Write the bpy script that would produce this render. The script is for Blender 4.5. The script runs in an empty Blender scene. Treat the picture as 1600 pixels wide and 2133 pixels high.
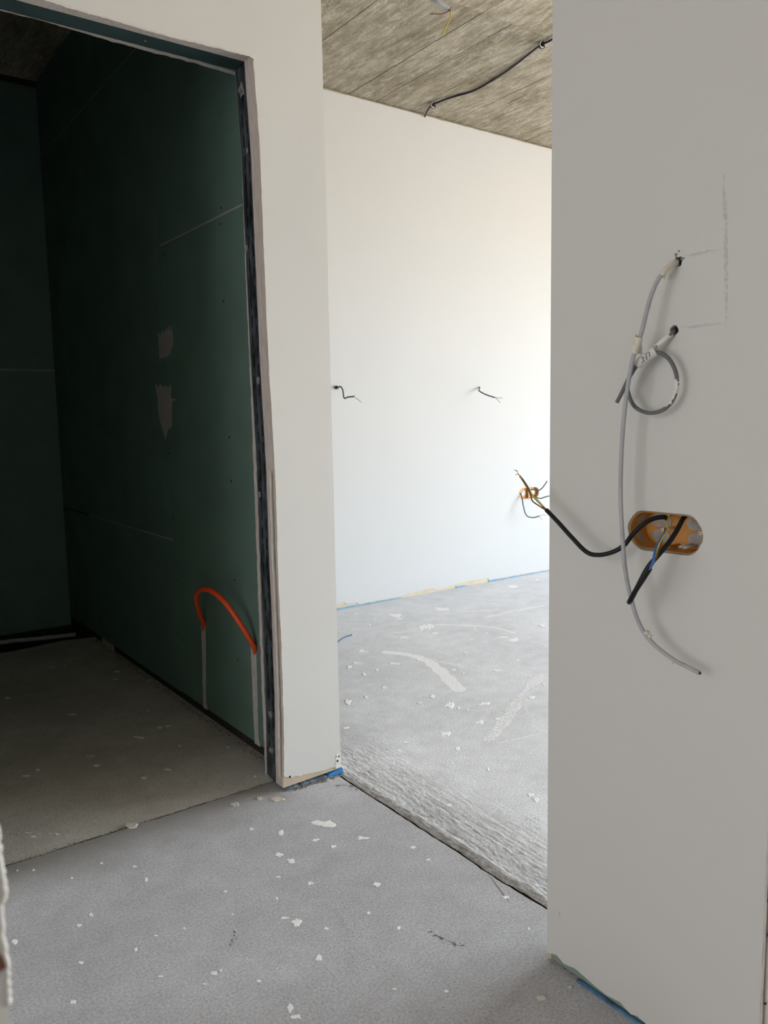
import bpy, bmesh, math, random
import numpy as np
from mathutils import Vector, Matrix, noise
random.seed(7)
C = bpy.context.scene.collection
SC = bpy.context.scene

# ---------------------------------------------------------------- camera
R = np.array([[0.808, -0.589, -0.018], [-0.084, -0.084, -0.993], [0.584, 0.804, -0.117]])
U_, S_, V_ = np.linalg.svd(R); R = U_ @ V_          # world -> camera (x right, y down, z forward)
EYE = np.array([0, 0, 1.15]); FPX = 1665.
cam = bpy.data.cameras.new('camera'); co = bpy.data.objects.new('camera', cam); C.objects.link(co)
co.matrix_world = Matrix([[R[0][i], -R[1][i], -R[2][i], EYE[i]] for i in range(3)] + [[0, 0, 0, 1]])
cam.sensor_fit = 'VERTICAL'; cam.sensor_height = 36; cam.lens = FPX * 36 / 2133
cam.clip_start = 0.02
cam.dof.use_dof = True; cam.dof.focus_distance = 2.0; cam.dof.aperture_fstop = 11
SC.camera = co

# ---------------------------------------------------------------- sky, daylight, exposure
SKY = 3.0
w = bpy.data.worlds.new('sky'); SC.world = w; w.use_nodes = True
nt = w.node_tree; nt.nodes.clear()
tc = nt.nodes.new('ShaderNodeTexCoord'); sx = nt.nodes.new('ShaderNodeSeparateXYZ')
cr = nt.nodes.new('ShaderNodeValToRGB'); bg = nt.nodes.new('ShaderNodeBackground'); ow = nt.nodes.new('ShaderNodeOutputWorld')
mr = nt.nodes.new('ShaderNodeMapRange'); mr.inputs[1].default_value = -1; mr.inputs[2].default_value = 1
nt.links.new(tc.outputs['Generated'], sx.inputs[0]); nt.links.new(sx.outputs[2], mr.inputs[0])
nt.links.new(mr.outputs[0], cr.inputs[0]); nt.links.new(cr.outputs[0], bg.inputs[0]); nt.links.new(bg.outputs[0], ow.inputs[0])
e = cr.color_ramp.elements
e[0].position = 0.0; e[0].color = (0.72, 0.62, 0.48, 1)          # sunlit bare ground outside
e[1].position = 1.0; e[1].color = (0.60, 0.76, 1.0, 1)
a = cr.color_ramp.elements.new(0.492); a.color = (0.76, 0.66, 0.52, 1)
a = cr.color_ramp.elements.new(0.508); a.color = (0.86, 0.94, 1.0, 1)
bg.inputs[1].default_value = SKY

def area_light(name, loc, direction, sx_, sz_, power, col):
    l = bpy.data.lights.new(name, 'AREA'); l.shape = 'RECTANGLE'; l.size = sx_; l.size_y = sz_
    l.energy = power; l.color = col
    o = bpy.data.objects.new(name, l); C.objects.link(o); o.location = loc
    o.rotation_euler = Vector(direction).to_track_quat('-Z', 'Y').to_euler()
    return o
def portal(name, loc, direction, sx_, sz_):
    o = area_light(name, loc, direction, sx_, sz_, 1, (1, 1, 1)); o.data.cycles.is_portal = True
    return o
# room windows in the wall at x = 7; a fill lamp is added on the solid hall wall at x = -2.8
portal('room_window_daylight', (7.06, 0.1, 1.3), (-1, 0, 0), 4.6, 2.4)
area_light('hall_fill_light', (-2.78, 1.1, 1.30), (1, 0, 0), 1.7, 2.3, 6.0, (0.98, 0.97, 1.0))      # added soft fill, standing in for unseen lit rooms on the hall's left
vs = SC.view_settings
vs.view_transform = 'Standard'; vs.look = 'None'; vs.gamma = 1; vs.use_curve_mapping = False
vs.exposure = 2.82

# ---------------------------------------------------------------- geometry constants (metres)
YA = 2.108      # painted face of the wall with the dark doorway
XJ = 1.129      # jamb of that doorway
XC = 1.337      # free corner of that wall
XR = 1.193      # painted face of the right hand wall
YR0, YR1 = 0.619, 1.083
XG = 1.197      # green board wall inside the dark room
YB = 4.79       # back wall of the dark room
YF = 4.006      # far wall of the bright room
ZC = 3.003      # ceiling
ZD = 2.152      # head of the doorway

def ray(px, py):
    return R.T @ np.array([px - 800., py - 1066.5, FPX])
def at(axis, val, px, py):              # point where a line of sight meets the real plane axis = val
    d = ray(px, py); i = 'xyz'.index(axis)
    return Vector(EYE + d * (val - EYE[i]) / d[i])

# ---------------------------------------------------------------- materials
def nodes(name):
    m = bpy.data.materials.new(name); m.use_nodes = True
    n = m.node_tree; b = n.nodes['Principled BSDF']
    return m, n, b
def noise_node(n, scale, detail=6, rough=0.55, vec=None, stretch=(1, 1, 1), obj=True):
    t = n.nodes.new('ShaderNodeTexNoise'); t.inputs['Scale'].default_value = scale
    t.inputs['Detail'].default_value = detail; t.inputs['Roughness'].default_value = rough
    mp = n.nodes.new('ShaderNodeMapping'); mp.inputs['Scale'].default_value = stretch
    g = n.nodes.new('ShaderNodeTexCoord')
    n.links.new(g.outputs['Object'], mp.inputs['Vector']); n.links.new(mp.outputs[0], t.inputs['Vector'])
    return t, mp
def ramp(n, src, p0, c0, p1, c1):
    r = n.nodes.new('ShaderNodeValToRGB'); r.color_ramp.elements[0].position = p0; r.color_ramp.elements[1].position = p1
    r.color_ramp.elements[0].color = (*c0, 1); r.color_ramp.elements[1].color = (*c1, 1)
    n.links.new(src, r.inputs[0]); return r
def mixc(n, f, a, b, mode='MIX'):
    m = n.nodes.new('ShaderNodeMix'); m.data_type = 'RGBA'; m.blend_type = mode
    for s, v in ((m.inputs[0], f), (m.inputs[6], a), (m.inputs[7], b)):
        if isinstance(v, (int, float)): s.default_value = v
        elif isinstance(v, tuple): s.default_value = (*v, 1)
        else: n.links.new(v, s)
    return m.outputs[2]
def bump(n, b, h, strength, dist=0.002, prev=None):
    k = n.nodes.new('ShaderNodeBump'); k.inputs['Strength'].default_value = strength; k.inputs['Distance'].default_value = dist
    n.links.new(h, k.inputs['Height'])
    if prev: n.links.new(prev.outputs[0], k.inputs['Normal'])
    n.links.new(k.outputs[0], b.inputs['Normal']); return k
def mat(name, col, rough=0.7, var=0.06, scale=6, metal=0, bs=0.0, bscale=200, stretch=(1, 1, 1), spec=0.3):
    m, n, b = nodes(name)
    b.inputs['Roughness'].default_value = rough; b.inputs['Metallic'].default_value = metal
    b.inputs['Specular IOR Level'].default_value = spec
    t, _ = noise_node(n, scale, stretch=stretch)
    lo = tuple(max(0, c * (1 - var)) for c in col); hi = tuple(min(1, c * (1 + var)) for c in col)
    r = ramp(n, t.outputs['Fac'], 0.3, lo, 0.7, hi); n.links.new(r.outputs[0], b.inputs['Base Color'])
    if bs:
        t2, _ = noise_node(n, bscale, 4); bump(n, b, t2.outputs['Fac'], bs, 0.001)
    return m

M = {}
M['paint'] = mat('white primed plaster', (0.62, 0.61, 0.585), 0.75, 0.012, 1.5, bs=0.06, bscale=60)
M['paint_room'] = mat('white plaster of bright room', (0.57, 0.575, 0.575), 0.75, 0.01, 1.5, bs=0.04, bscale=60)
M['filler'] = mat('dried joint filler', (0.60, 0.56, 0.52), 0.85, 0.12, 40, bs=0.4, bscale=120)
M['filler_dim'] = mat('grey joint filler', (0.42, 0.40, 0.39), 0.85, 0.12, 40, bs=0.3, bscale=120)
M['card'] = mat('beige plasterboard face', (0.52, 0.43, 0.32), 0.8, 0.06, 20)
M['card_room'] = mat('beige board by floor', (0.60, 0.53, 0.40), 0.8, 0.06, 20)
M['green_face'] = mat('green board at wall foot', (0.22, 0.28, 0.235), 0.8, 0.06, 20)
M['edge'] = mat('torn board edge', (0.52, 0.46, 0.42), 0.9, 0.18, 30, bs=0.6, bscale=90, stretch=(4, 4, 0.6))
M['green'] = mat('green moisture resistant board', (0.148, 0.238, 0.20), 0.8, 0.10, 5, bs=0.03)
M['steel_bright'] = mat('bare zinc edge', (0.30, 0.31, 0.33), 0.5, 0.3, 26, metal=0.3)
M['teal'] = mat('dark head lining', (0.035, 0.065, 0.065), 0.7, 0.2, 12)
M['blue_far'] = mat('pale blue sealing strip', (0.16, 0.38, 0.60), 0.5, 0.25, 25)
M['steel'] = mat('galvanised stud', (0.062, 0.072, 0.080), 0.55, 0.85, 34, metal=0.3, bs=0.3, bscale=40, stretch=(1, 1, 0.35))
M['dark'] = mat('dirty dark recess', (0.045, 0.04, 0.034), 0.95, 0.3, 30, bs=0.5, bscale=60)
M['blue'] = mat('blue sealing strip', (0.095, 0.22, 0.36), 0.55, 0.5, 30)
M['blue_bright'] = mat('bright blue sealing strip', (0.05, 0.24, 0.58), 0.5, 0.3, 25)
M['blue_dirty'] = mat('dusty blue sealing strip', (0.15, 0.19, 0.23), 0.8, 0.5, 60)
M['orange_box'] = mat('amber plastic', (0.52, 0.235, 0.045), 0.4, 0.15, 25, spec=0.5)
M['orange_pipe'] = mat('orange red pipe', (0.85, 0.095, 0.02), 0.35, 0.05, 20, spec=0.5)
M['grey_cable'] = mat('light grey cable jacket', (0.40, 0.40, 0.42), 0.5, 0.10, 60)
M['darkgrey_cable'] = mat('dark grey cable jacket', (0.13, 0.135, 0.14), 0.5, 0.10, 60)
M['slate_cable'] = mat('slate cable jacket', (0.10, 0.13, 0.14), 0.5, 0.10, 60)
M['black'] = mat('black cable jacket', (0.009, 0.009, 0.011), 0.42, 0.3, 80, spec=0.25)
M['navy'] = mat('dark navy cable jacket', (0.02, 0.018, 0.035), 0.45, 0.2, 80)
M['w_blue'] = mat('blue wire', (0.03, 0.12, 0.38), 0.4, 0.1, 60, spec=0.5)
M['slate_blue'] = mat('slate blue wire', (0.05, 0.11, 0.20), 0.5, 0.1, 60)
M['w_brown'] = mat('brown wire', (0.12, 0.045, 0.025), 0.4, 0.1, 60, spec=0.5)
M['w_yellow'] = mat('yellow green wire', (0.62, 0.50, 0.03), 0.4, 0.15, 90, spec=0.5)
M['copper'] = mat('bare copper', (0.35, 0.16, 0.09), 0.4, 0.1, 60, metal=0.8)
M['tape'] = mat('masking tape', (0.66, 0.62, 0.53), 0.8, 0.05, 50)
M['tape_white'] = mat('white marking tape', (0.70, 0.68, 0.65), 0.75, 0.05, 50)
M['ink'] = mat('black marker', (0.02, 0.02, 0.02), 0.6, 0.1, 50)
M['screw'] = mat('black screw', (0.012, 0.012, 0.012), 0.5, 0.1, 50)
M['white_plastic'] = mat('white plastic', (0.75, 0.74, 0.70), 0.4, 0.05, 50)
M['membrane'] = mat('grey blanking membrane', (0.40, 0.365, 0.345), 0.6, 0.15, 60)
M['conduit'] = mat('pale grey conduit', (0.52, 0.54, 0.56), 0.5, 0.15, 60)
M['spot'] = mat('dried plaster drop', (0.93, 0.93, 0.93), 0.9, 0.05, 60, bs=0.3, bscale=150)
M['chip'] = mat('loose plaster chip', (0.62, 0.58, 0.50), 0.9, 0.10, 60, bs=0.3, bscale=150)
M['dirt'] = mat('dusty dirt crumb', (0.21, 0.195, 0.165), 0.95, 0.5, 60, bs=0.5, bscale=150)
M['clay'] = mat('grey mortar crumb', (0.22, 0.21, 0.20), 0.95, 0.4, 60, bs=0.5, bscale=150)

def smear_mat(name, cover, col=(0.93, 0.93, 0.93), scale=110):      # powdery streak: broken cover over the slab, thinning to its sides
    m, n, b = nodes(name); b.inputs['Base Color'].default_value = (*col, 1); b.inputs['Roughness'].default_value = 0.95
    t, _ = noise_node(n, scale, 8, 0.72)
    uv = n.nodes.new('ShaderNodeUVMap'); sp_ = n.nodes.new('ShaderNodeSeparateXYZ'); n.links.new(uv.outputs[0], sp_.inputs[0])
    rr = n.nodes.new('ShaderNodeValToRGB'); n.links.new(sp_.outputs[1], rr.inputs[0]); el = rr.color_ramp.elements
    el[0].position = 0; el[0].color = (0, 0, 0, 1); el[1].position = 1; el[1].color = (0, 0, 0, 1)
    for p_ in (0.5 - 0.40 * cover, 0.5 + 0.40 * cover): q_ = el.new(p_); q_.color = (1, 1, 1, 1)
    m2 = n.nodes.new('ShaderNodeMath'); m2.operation = 'MULTIPLY_ADD'; m2.inputs[1].default_value = 0.30; n.links.new(rr.outputs[0], m2.inputs[0]); n.links.new(t.outputs['Fac'], m2.inputs[2])
    th_ = 0.895 - 0.22 * cover
    st_ = n.nodes.new('ShaderNodeMapRange'); st_.inputs[1].default_value = th_; st_.inputs[2].default_value = th_ + 0.02; n.links.new(m2.outputs[0], st_.inputs[0])
    n.links.new(st_.outputs[0], b.inputs['Alpha']); return m
M['smear'] = smear_mat('powdery plaster streak', 0.55)
M['smear_faint'] = smear_mat('faint plaster streak', 0.36)
M['smear_dust'] = smear_mat('pale dust drag mark', 0.40, (0.66, 0.66, 0.67), 260)
M['smear_full'] = smear_mat('solid plaster streak', 0.9)
M['chalk'] = smear_mat('faint blue chalk line', 0.42, (0.50, 0.53, 0.535), 220)
M['grime'] = smear_mat('dark scuff', 0.25, (0.10, 0.095, 0.09))

def floor_mat(name, base, dust, speck=True, ridge=False, k=1.0):
    m, n, b = nodes(name); b.inputs['Roughness'].default_value = 0.8; b.inputs['Specular IOR Level'].default_value = 0.25
    t1, _ = noise_node(n, 2.2, 5, 0.6); t2, _ = noise_node(n, 170, 6, 0.75); t3, _ = noise_node(n, 14, 6, 0.65); t4, _ = noise_node(n, 420, 3, 0.6)
    r1 = ramp(n, t1.outputs['Fac'], 0.35, base, 0.68, dust)
    r2 = ramp(n, t2.outputs['Fac'], 0.34, (0.76, 0.76, 0.77), 0.60, (1.27, 1.27, 1.27))
    r3 = ramp(n, t3.outputs['Fac'], 0.3, (0.93, 0.92, 0.91), 0.7, (1.08, 1.08, 1.09))
    c = mixc(n, 1.0, r1.outputs[0], r2.outputs[0], 'MULTIPLY'); c = mixc(n, 1.0, c, r3.outputs[0], 'MULTIPLY')
    if speck:
        v, _ = noise_node(n, 38, 3, 0.5)
        rs = ramp(n, v.outputs['Fac'], 0.735, (0, 0, 0), 0.765, (1, 1, 1)); c = mixc(n, rs.outputs[0], c, (0.75, 0.75, 0.76))
    n.links.new(c, b.inputs['Base Color'])
    k1 = bump(n, b, t2.outputs['Fac'], 0.8 * k, 0.005); bump(n, b, t4.outputs['Fac'], 0.35 * k, 0.002, k1)
    return m
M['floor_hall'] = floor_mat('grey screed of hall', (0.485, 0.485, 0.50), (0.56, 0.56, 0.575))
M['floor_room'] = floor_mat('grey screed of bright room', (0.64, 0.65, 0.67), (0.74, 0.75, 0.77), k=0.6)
def band_dirt(m):           # dirt trodden into the ribbed band next to the open joint
    n = m.node_tree; b = n.nodes['Principled BSDF']; src = b.inputs['Base Color'].links[0].from_socket
    g = n.nodes.new('ShaderNodeTexCoord'); sp_ = n.nodes.new('ShaderNodeSeparateXYZ'); n.links.new(g.outputs['Object'], sp_.inputs[0])
    t, _ = noise_node(n, 5, 6, 0.7, stretch=(3, 1, 1)); t2, _ = noise_node(n, 26, 6, 0.75, stretch=(5, 1, 1))
    ax = n.nodes.new('ShaderNodeMath'); ax.operation = 'MULTIPLY_ADD'; ax.inputs[1].default_value = 0.45; n.links.new(t.outputs['Fac'], ax.inputs[0]); n.links.new(sp_.outputs[0], ax.inputs[2])
    f = n.nodes.new('ShaderNodeMapRange'); f.inputs[1].default_value = 1.86; f.inputs[2].default_value = 1.52; f.inputs[3].default_value = 0; f.inputs[4].default_value = 1; n.links.new(ax.outputs[0], f.inputs[0])
    h = ramp(n, t2.outputs['Fac'], 0.38, (1, 1, 1), 0.62, (0.15, 0.15, 0.15))
    k = n.nodes.new('ShaderNodeMath'); k.operation = 'MULTIPLY'; n.links.new(f.outputs[0], k.inputs[0]); n.links.new(h.outputs[0], k.inputs[1])
    n.links.new(mixc(n, k.outputs[0], src, (0.24, 0.225, 0.21)), b.inputs['Base Color'])
band_dirt(M['floor_room'])
def sill_dust_shade(m):           # brown building dust in front of the dark doorway, shade painted into its tone
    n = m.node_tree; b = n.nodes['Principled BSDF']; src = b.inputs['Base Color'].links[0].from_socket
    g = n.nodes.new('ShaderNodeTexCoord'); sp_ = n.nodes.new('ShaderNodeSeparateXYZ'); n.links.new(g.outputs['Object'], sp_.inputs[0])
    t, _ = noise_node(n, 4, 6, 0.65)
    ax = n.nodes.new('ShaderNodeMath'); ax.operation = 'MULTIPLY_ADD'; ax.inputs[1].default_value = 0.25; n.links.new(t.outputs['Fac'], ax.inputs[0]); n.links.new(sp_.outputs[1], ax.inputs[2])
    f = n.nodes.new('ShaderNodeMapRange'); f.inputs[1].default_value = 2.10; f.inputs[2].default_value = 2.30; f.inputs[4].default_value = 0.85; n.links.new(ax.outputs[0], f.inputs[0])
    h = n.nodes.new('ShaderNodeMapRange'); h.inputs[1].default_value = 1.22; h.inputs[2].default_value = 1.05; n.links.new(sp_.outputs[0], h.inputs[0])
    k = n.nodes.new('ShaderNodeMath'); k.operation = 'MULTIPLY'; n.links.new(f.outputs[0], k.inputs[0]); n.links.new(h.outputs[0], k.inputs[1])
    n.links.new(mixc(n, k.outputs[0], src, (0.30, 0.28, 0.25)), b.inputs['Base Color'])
sill_dust_shade(M['floor_hall'])
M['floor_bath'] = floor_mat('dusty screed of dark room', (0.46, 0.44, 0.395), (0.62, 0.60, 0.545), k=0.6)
M['subfloor'] = mat('dark gap below screed', (0.05, 0.047, 0.042), 0.95, 0.3, 30)

def ceiling_mat():
    m, n, b = nodes('board marked concrete'); b.inputs['Roughness'].default_value = 0.9; b.inputs['Specular IOR Level'].default_value = 0.15
    oi = n.nodes.new('ShaderNodeObjectInfo')
    def shift(mp):
        k = n.nodes.new('ShaderNodeVectorMath'); k.operation = 'SCALE'; k.inputs[0].default_value = (37, 53, 11)
        n.links.new(oi.outputs['Random'], k.inputs['Scale']); n.links.new(k.outputs[0], mp.inputs['Location'])
    g1, m1 = noise_node(n, 6, 8, 0.75, stretch=(9, 1.1, 1)); shift(m1)
    g2, m2 = noise_node(n, 2.4, 7, 0.7, stretch=(2.0, 1, 1))
    g3, m3 = noise_node(n, 9, 8, 0.8, stretch=(3.2, 1.0, 1)); shift(m3)
    g4, m4 = noise_node(n, 60, 5, 0.7, stretch=(5, 1, 1)); shift(m4)
    c1 = ramp(n, g2.outputs['Fac'], 0.33, (0.25, 0.215, 0.145), 0.62, (0.43, 0.385, 0.30))
    g = ramp(n, g1.outputs['Fac'], 0.30, (0.50, 0.50, 0.49), 0.62, (1.20, 1.20, 1.21))
    h = ramp(n, g3.outputs['Fac'], 0.50, (0, 0, 0), 0.66, (1, 1, 1))
    q = ramp(n, g4.outputs['Fac'], 0.30, (0.62, 0.61, 0.59), 0.6, (1.15, 1.15, 1.15))
    c = mixc(n, 1.0, c1.outputs[0], g.outputs[0], 'MULTIPLY')
    f = n.nodes.new('ShaderNodeMath'); f.operation = 'MULTIPLY'; f.inputs[1].default_value = 0.65; n.links.new(h.outputs[0], f.inputs[0])
    c = mixc(n, f.outputs[0], c, (0.62, 0.585, 0.52))
    c = mixc(n, 1.0, c, q.outputs[0], 'MULTIPLY')
    tone = n.nodes.new('ShaderNodeMapRange'); tone.inputs[3].default_value = 0.88; tone.inputs[4].default_value = 1.1
    n.links.new(oi.outputs['Random'], tone.inputs[0])
    cc = n.nodes.new('ShaderNodeCombineColor')
    for i in range(3): n.links.new(tone.outputs[0], cc.inputs[i])
    c = mixc(n, 1.0, c, cc.outputs[0], 'MULTIPLY')
    n.links.new(c, b.inputs['Base Color'])
    k1 = bump(n, b, g1.outputs['Fac'], 0.7, 0.006); bump(n, b, g4.outputs['Fac'], 0.4, 0.003, k1)
    return m
M['concrete'] = ceiling_mat()

# ---------------------------------------------------------------- mesh helpers
def link(name, bm, m, parent=None, smooth=False, mats=None):
    me = bpy.data.meshes.new(name); bmesh.ops.recalc_face_normals(bm, faces=bm.faces); bm.to_mesh(me); bm.free()
    for x in (mats or [m]): me.materials.append(x)
    if smooth:
        for p in me.polygons: p.use_smooth = True
    o = bpy.data.objects.new(name, me); C.objects.link(o)
    if parent: o.parent = parent
    return o
def box_bm(x0, x1, y0, y1, z0, z1, bm=None, bev=0):
    bm = bm or bmesh.new(); v = [bm.verts.new((x, y, z)) for x in (x0, x1) for y in (y0, y1) for z in (z0, z1)]
    for f in ((0, 1, 3, 2), (4, 6, 7, 5), (0, 4, 5, 1), (2, 3, 7, 6), (0, 2, 6, 4), (1, 5, 7, 3)): bm.faces.new([v[i] for i in f])
    if bev: bmesh.ops.bevel(bm, geom=bm.edges[:], offset=bev, segments=1, affect='EDGES')
    return bm
def box(name, x0, x1, y0, y1, z0, z1, m, parent=None, bev=0):
    return link(name, box_bm(x0, x1, y0, y1, z0, z1, None, bev), m, parent)
def struct(o): o['kind'] = 'structure'; return o
def tag(o, label, cat, group=None):
    o['label'] = label; o['category'] = cat
    if group: o['group'] = group
    return o
AX = {'x': (1, 2, 0), 'y': (0, 2, 1), 'z': (0, 1, 2)}
def slab(name, pts, axis, v0, v1, m, parent=None, holes=(), edge_mat=None, into=None):
    """flat polygon (u, v) on plane axis = v0, thickened to v1, with real holes"""
    a_, b_, c_ = AX[axis]; bm = bmesh.new()
    def P(u, v, h):
        q = [0, 0, 0]; q[a_] = u; q[b_] = v; q[c_] = h; return q
    caps = []
    loops = [pts] + list(holes)
    for h in (v0, v1):
        es = []; ring = []
        for lp in loops:
            vs_ = [bm.verts.new(P(u, v, h)) for u, v in lp]; ring.append(vs_)
            es += [bm.edges.new((vs_[i], vs_[(i + 1) % len(vs_)])) for i in range(len(vs_))]
        bmesh.ops.triangle_fill(bm, use_beauty=True, use_dissolve=False, edges=es); caps.append(ring)
    n0 = len(bm.faces)
    for r0, r1 in zip(*caps):
        for i in range(len(r0)):
            j = (i + 1) % len(r0); f = bm.faces.new((r0[i], r0[j], r1[j], r1[i])); f.material_index = 1 if edge_mat else 0
    return link(name, bm, m, parent, mats=[m, edge_mat] if edge_mat else None)
def jag(p, q, step, amp, nrm=None, seed=0):
    """ragged line from p to q (2D), excluding q"""
    p = Vector(p); q = Vector(q); d = q - p; L = d.length; n_ = max(1, int(L / step)); t = d.normalized(); nn = Vector((-t.y, t.x))
    out = [tuple(p)]
    for i in range(1, n_):
        s = i / n_; k = noise.noise(Vector((s * L / (step * 2.2), seed, 0))) + 0.5 * (random.random() - 0.5)
        r_ = p + d * s + nn * amp * k; out.append(tuple(r_))
    return out
def spline(pts, sub=6):
    P_ = [Vector(p) for p in pts]; out = []
    for i in range(len(P_) - 1):
        p0 = P_[max(i - 1, 0)]; p1 = P_[i]; p2 = P_[i + 1]; p3 = P_[min(i + 2, len(P_) - 1)]
        for k in range(sub):
            t = k / sub
            out.append(0.5 * ((2 * p1) + (-p0 + p2) * t + (2 * p0 - 5 * p1 + 4 * p2 - p3) * t * t + (-p0 + 3 * p1 - 3 * p2 + p3) * t ** 3))
    return out + [P_[-1]]
def tube(name, pts, r, m, parent=None, sub=6, seg=10, rad=None, caps=True):
    path = spline(pts, sub) if sub > 1 else [Vector(p) for p in pts]; bm = bmesh.new(); rings = []
    t0 = (path[1] - path[0]).normalized(); n_ = t0.orthogonal().normalized()
    for i, p in enumerate(path):
        t = (path[min(i + 1, len(path) - 1)] - path[max(i - 1, 0)]).normalized()
        n_ = (n_ - t * n_.dot(t)).normalized(); b_ = t.cross(n_); rr = rad(i / (len(path) - 1)) if rad else r
        rings.append([bm.verts.new(p + (n_ * math.cos(2 * math.pi * k / seg) + b_ * math.sin(2 * math.pi * k / seg)) * rr) for k in range(seg)])
    for A, B in zip(rings, rings[1:]):
        for k in range(seg): bm.faces.new((A[k], A[(k + 1) % seg], B[(k + 1) % seg], B[k]))
    if caps: bm.faces.new(rings[0]); bm.faces.new(rings[-1][::-1])
    return link(name, bm, m, parent, smooth=True)
def stadium(cu, cv, L, r, n_=12):
    """closed loop, long along u, total length L, radius r"""
    h = L / 2 - r; out = []
    for i in range(n_ + 1): a_ = -math.pi / 2 + math.pi * i / n_; out.append((cu + h + r * math.cos(a_), cv + r * math.sin(a_)))
    for i in range(n_ + 1): a_ = math.pi / 2 + math.pi * i / n_; out.append((cu - h + r * math.cos(a_), cv + r * math.sin(a_)))
    return out
def circ(cu, cv, r, n_=12, j=0):
    return [(cu + r * (1 + j * random.uniform(-1, 1)) * math.cos(2 * math.pi * i / n_), cv + r * (1 + j * random.uniform(-1, 1)) * math.sin(2 * math.pi * i / n_)) for i in range(n_)]
def root(name, loc, label, cat, group=None):
    o = bpy.data.objects.new(name, None); C.objects.link(o); o.empty_display_size = 0.02
    return tag(o, label, cat, group)

# ================================================================ STRUCTURE
# floors: three screed slabs with open joints, over a dark base
struct(box('trim_1', -3.0, 7.2, -2.7, 5.0, -0.20, -0.10, M['subfloor']))
jx = lambda y: 1.326 + 0.008 * noise.noise(Vector((y * 4, 3, 0))) + 0.003 * noise.noise(Vector((y * 30, 7, 0)))
def hall_outline():
    p = [(-2.8, -2.5)]
    p += [(jx(y) - 0.006, y) for y in np.arange(-2.5, 2.20, 0.02)]
    x_ = 1.31
    while x_ > -2.8: p.append((x_, 2.190 + 0.005 * noise.noise(Vector((x_ * 8, 1, 5))) + 0.0015 * random.uniform(-1, 1))); x_ -= 0.02
    p.append((-2.8, 2.190)); return p
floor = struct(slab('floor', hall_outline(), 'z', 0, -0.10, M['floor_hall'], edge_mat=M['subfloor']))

def room_floor():
    bm = bmesh.new(); ys = np.concatenate([np.arange(-2.5, 2.3, 0.012), np.arange(2.3, 4.04, 0.1), [4.04]])
    us = [0, 0.004, 0.010, 0.016] + list(np.arange(0.024, 0.42, 0.008)) + [0.5, 0.7, 1.0, 1.6, 2.4, 3.4, 5.72]
    grid = []
    for y in ys:
        row = []; jxx = jx(y) + 0.004 + 0.004 * noise.noise(Vector((y * 9, 0, 2)))
        for u in us:
            d = max(0.0, 1 - u / 0.30) * (1 if y < 2.25 else 0)
            wob = noise.noise(Vector((y * 2.5, 4, 0)))
            rid = noise.noise(Vector((u * 100 + wob * 1.5, y * 6, 0))) * 0.6 + noise.noise(Vector((u * 150, y * 45, 3))) * 0.6
            z = d ** 0.8 * (rid * 0.0034 + 0.0015) - (0.006 * max(0, 1 - u / 0.012))
            z += 0.0035 * math.exp(-((u - 0.022) / 0.014) ** 2) * (1 if y < 2.25 else 0)
            row.append(bm.verts.new((jxx + u, y, z)))
        grid.append(row)
    for i in range(len(grid) - 1):
        for j in range(len(us) - 1): bm.faces.new((grid[i][j], grid[i][j + 1], grid[i + 1][j + 1], grid[i + 1][j]))
    for i in range(len(grid) - 1):
        a0, a1 = grid[i][0], grid[i + 1][0]; b0 = bm.verts.new((a0.co.x, a0.co.y, -0.1)); b1 = bm.verts.new((a1.co.x, a1.co.y, -0.1)); bm.faces.new((a0, a1, b1, b0)).material_index = 1
    return bm
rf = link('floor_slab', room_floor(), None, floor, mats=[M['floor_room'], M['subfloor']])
# dark room screed: stops short of the back wall
bo = [(-1.2, 2.200)]
x_ = -1.2
while x_ < 1.215: bo.append((x_, 2.203 + 0.005 * noise.noise(Vector((x_ * 8, 2, 5))) + 0.002 * random.uniform(-1, 1))); x_ += 0.02
bo += [(1.215, 2.201), (1.215, 4.36), (1.05, 4.40), (0.8, 4.36), (0.5, 4.38), (-1.2, 4.36)]
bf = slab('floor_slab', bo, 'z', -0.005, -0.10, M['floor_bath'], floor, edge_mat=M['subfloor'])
# crumbs of mortar packed in the sill joint and along the wall foot
def crumbs(name, pts, spread, n_, r0, r1, m, parent, zoff=0):
    bm = bmesh.new()
    for _ in range(n_):
        k = random.random() * (len(pts) - 1); i = min(int(k), len(pts) - 2); p = Vector(pts[i]).lerp(Vector(pts[i + 1]), k - i)
        p += Vector((random.gauss(0, spread), random.gauss(0, spread), 0)); r = random.uniform(r0, r1)
        t = bmesh.ops.create_icosphere(bm, subdivisions=1, radius=r, matrix=Matrix.Translation(p + Vector((0, 0, zoff + r * 0.2))))
        for v in t['verts']: v.co += Vector((random.uniform(-1, 1), random.uniform(-1, 1), random.uniform(-1, 0.3))) * r * 0.4
    o = link(name, bm, m, parent); o['kind'] = 'stuff'; return o
crumbs('mortar_crumb', [(0.35, 2.197, -.004), (0.8, 2.197, -.004), (1.12, 2.197, -.004)], 0.005, 500, 0.0006, 0.0022, M['dirt'], floor)
crumbs('mortar_crumb', [(1.16, 2.100, 0), (1.33, 2.098, 0)], 0.004, 160, 0.001, 0.004, M['clay'], floor)
crumbs('mortar_crumb', [(1.20, 1.085, 0), (1.21, 0.7, 0)], 0.004, 0 + 30, 0.001, 0.003, M['clay'], floor)
crumbs('mortar_crumb', [(1.188, 2.30, -.005), (1.188, 3.3, -.005), (1.19, 4.3, -.005)], 0.009, 900, 0.0008, 0.003, M['dirt'], floor)

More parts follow.
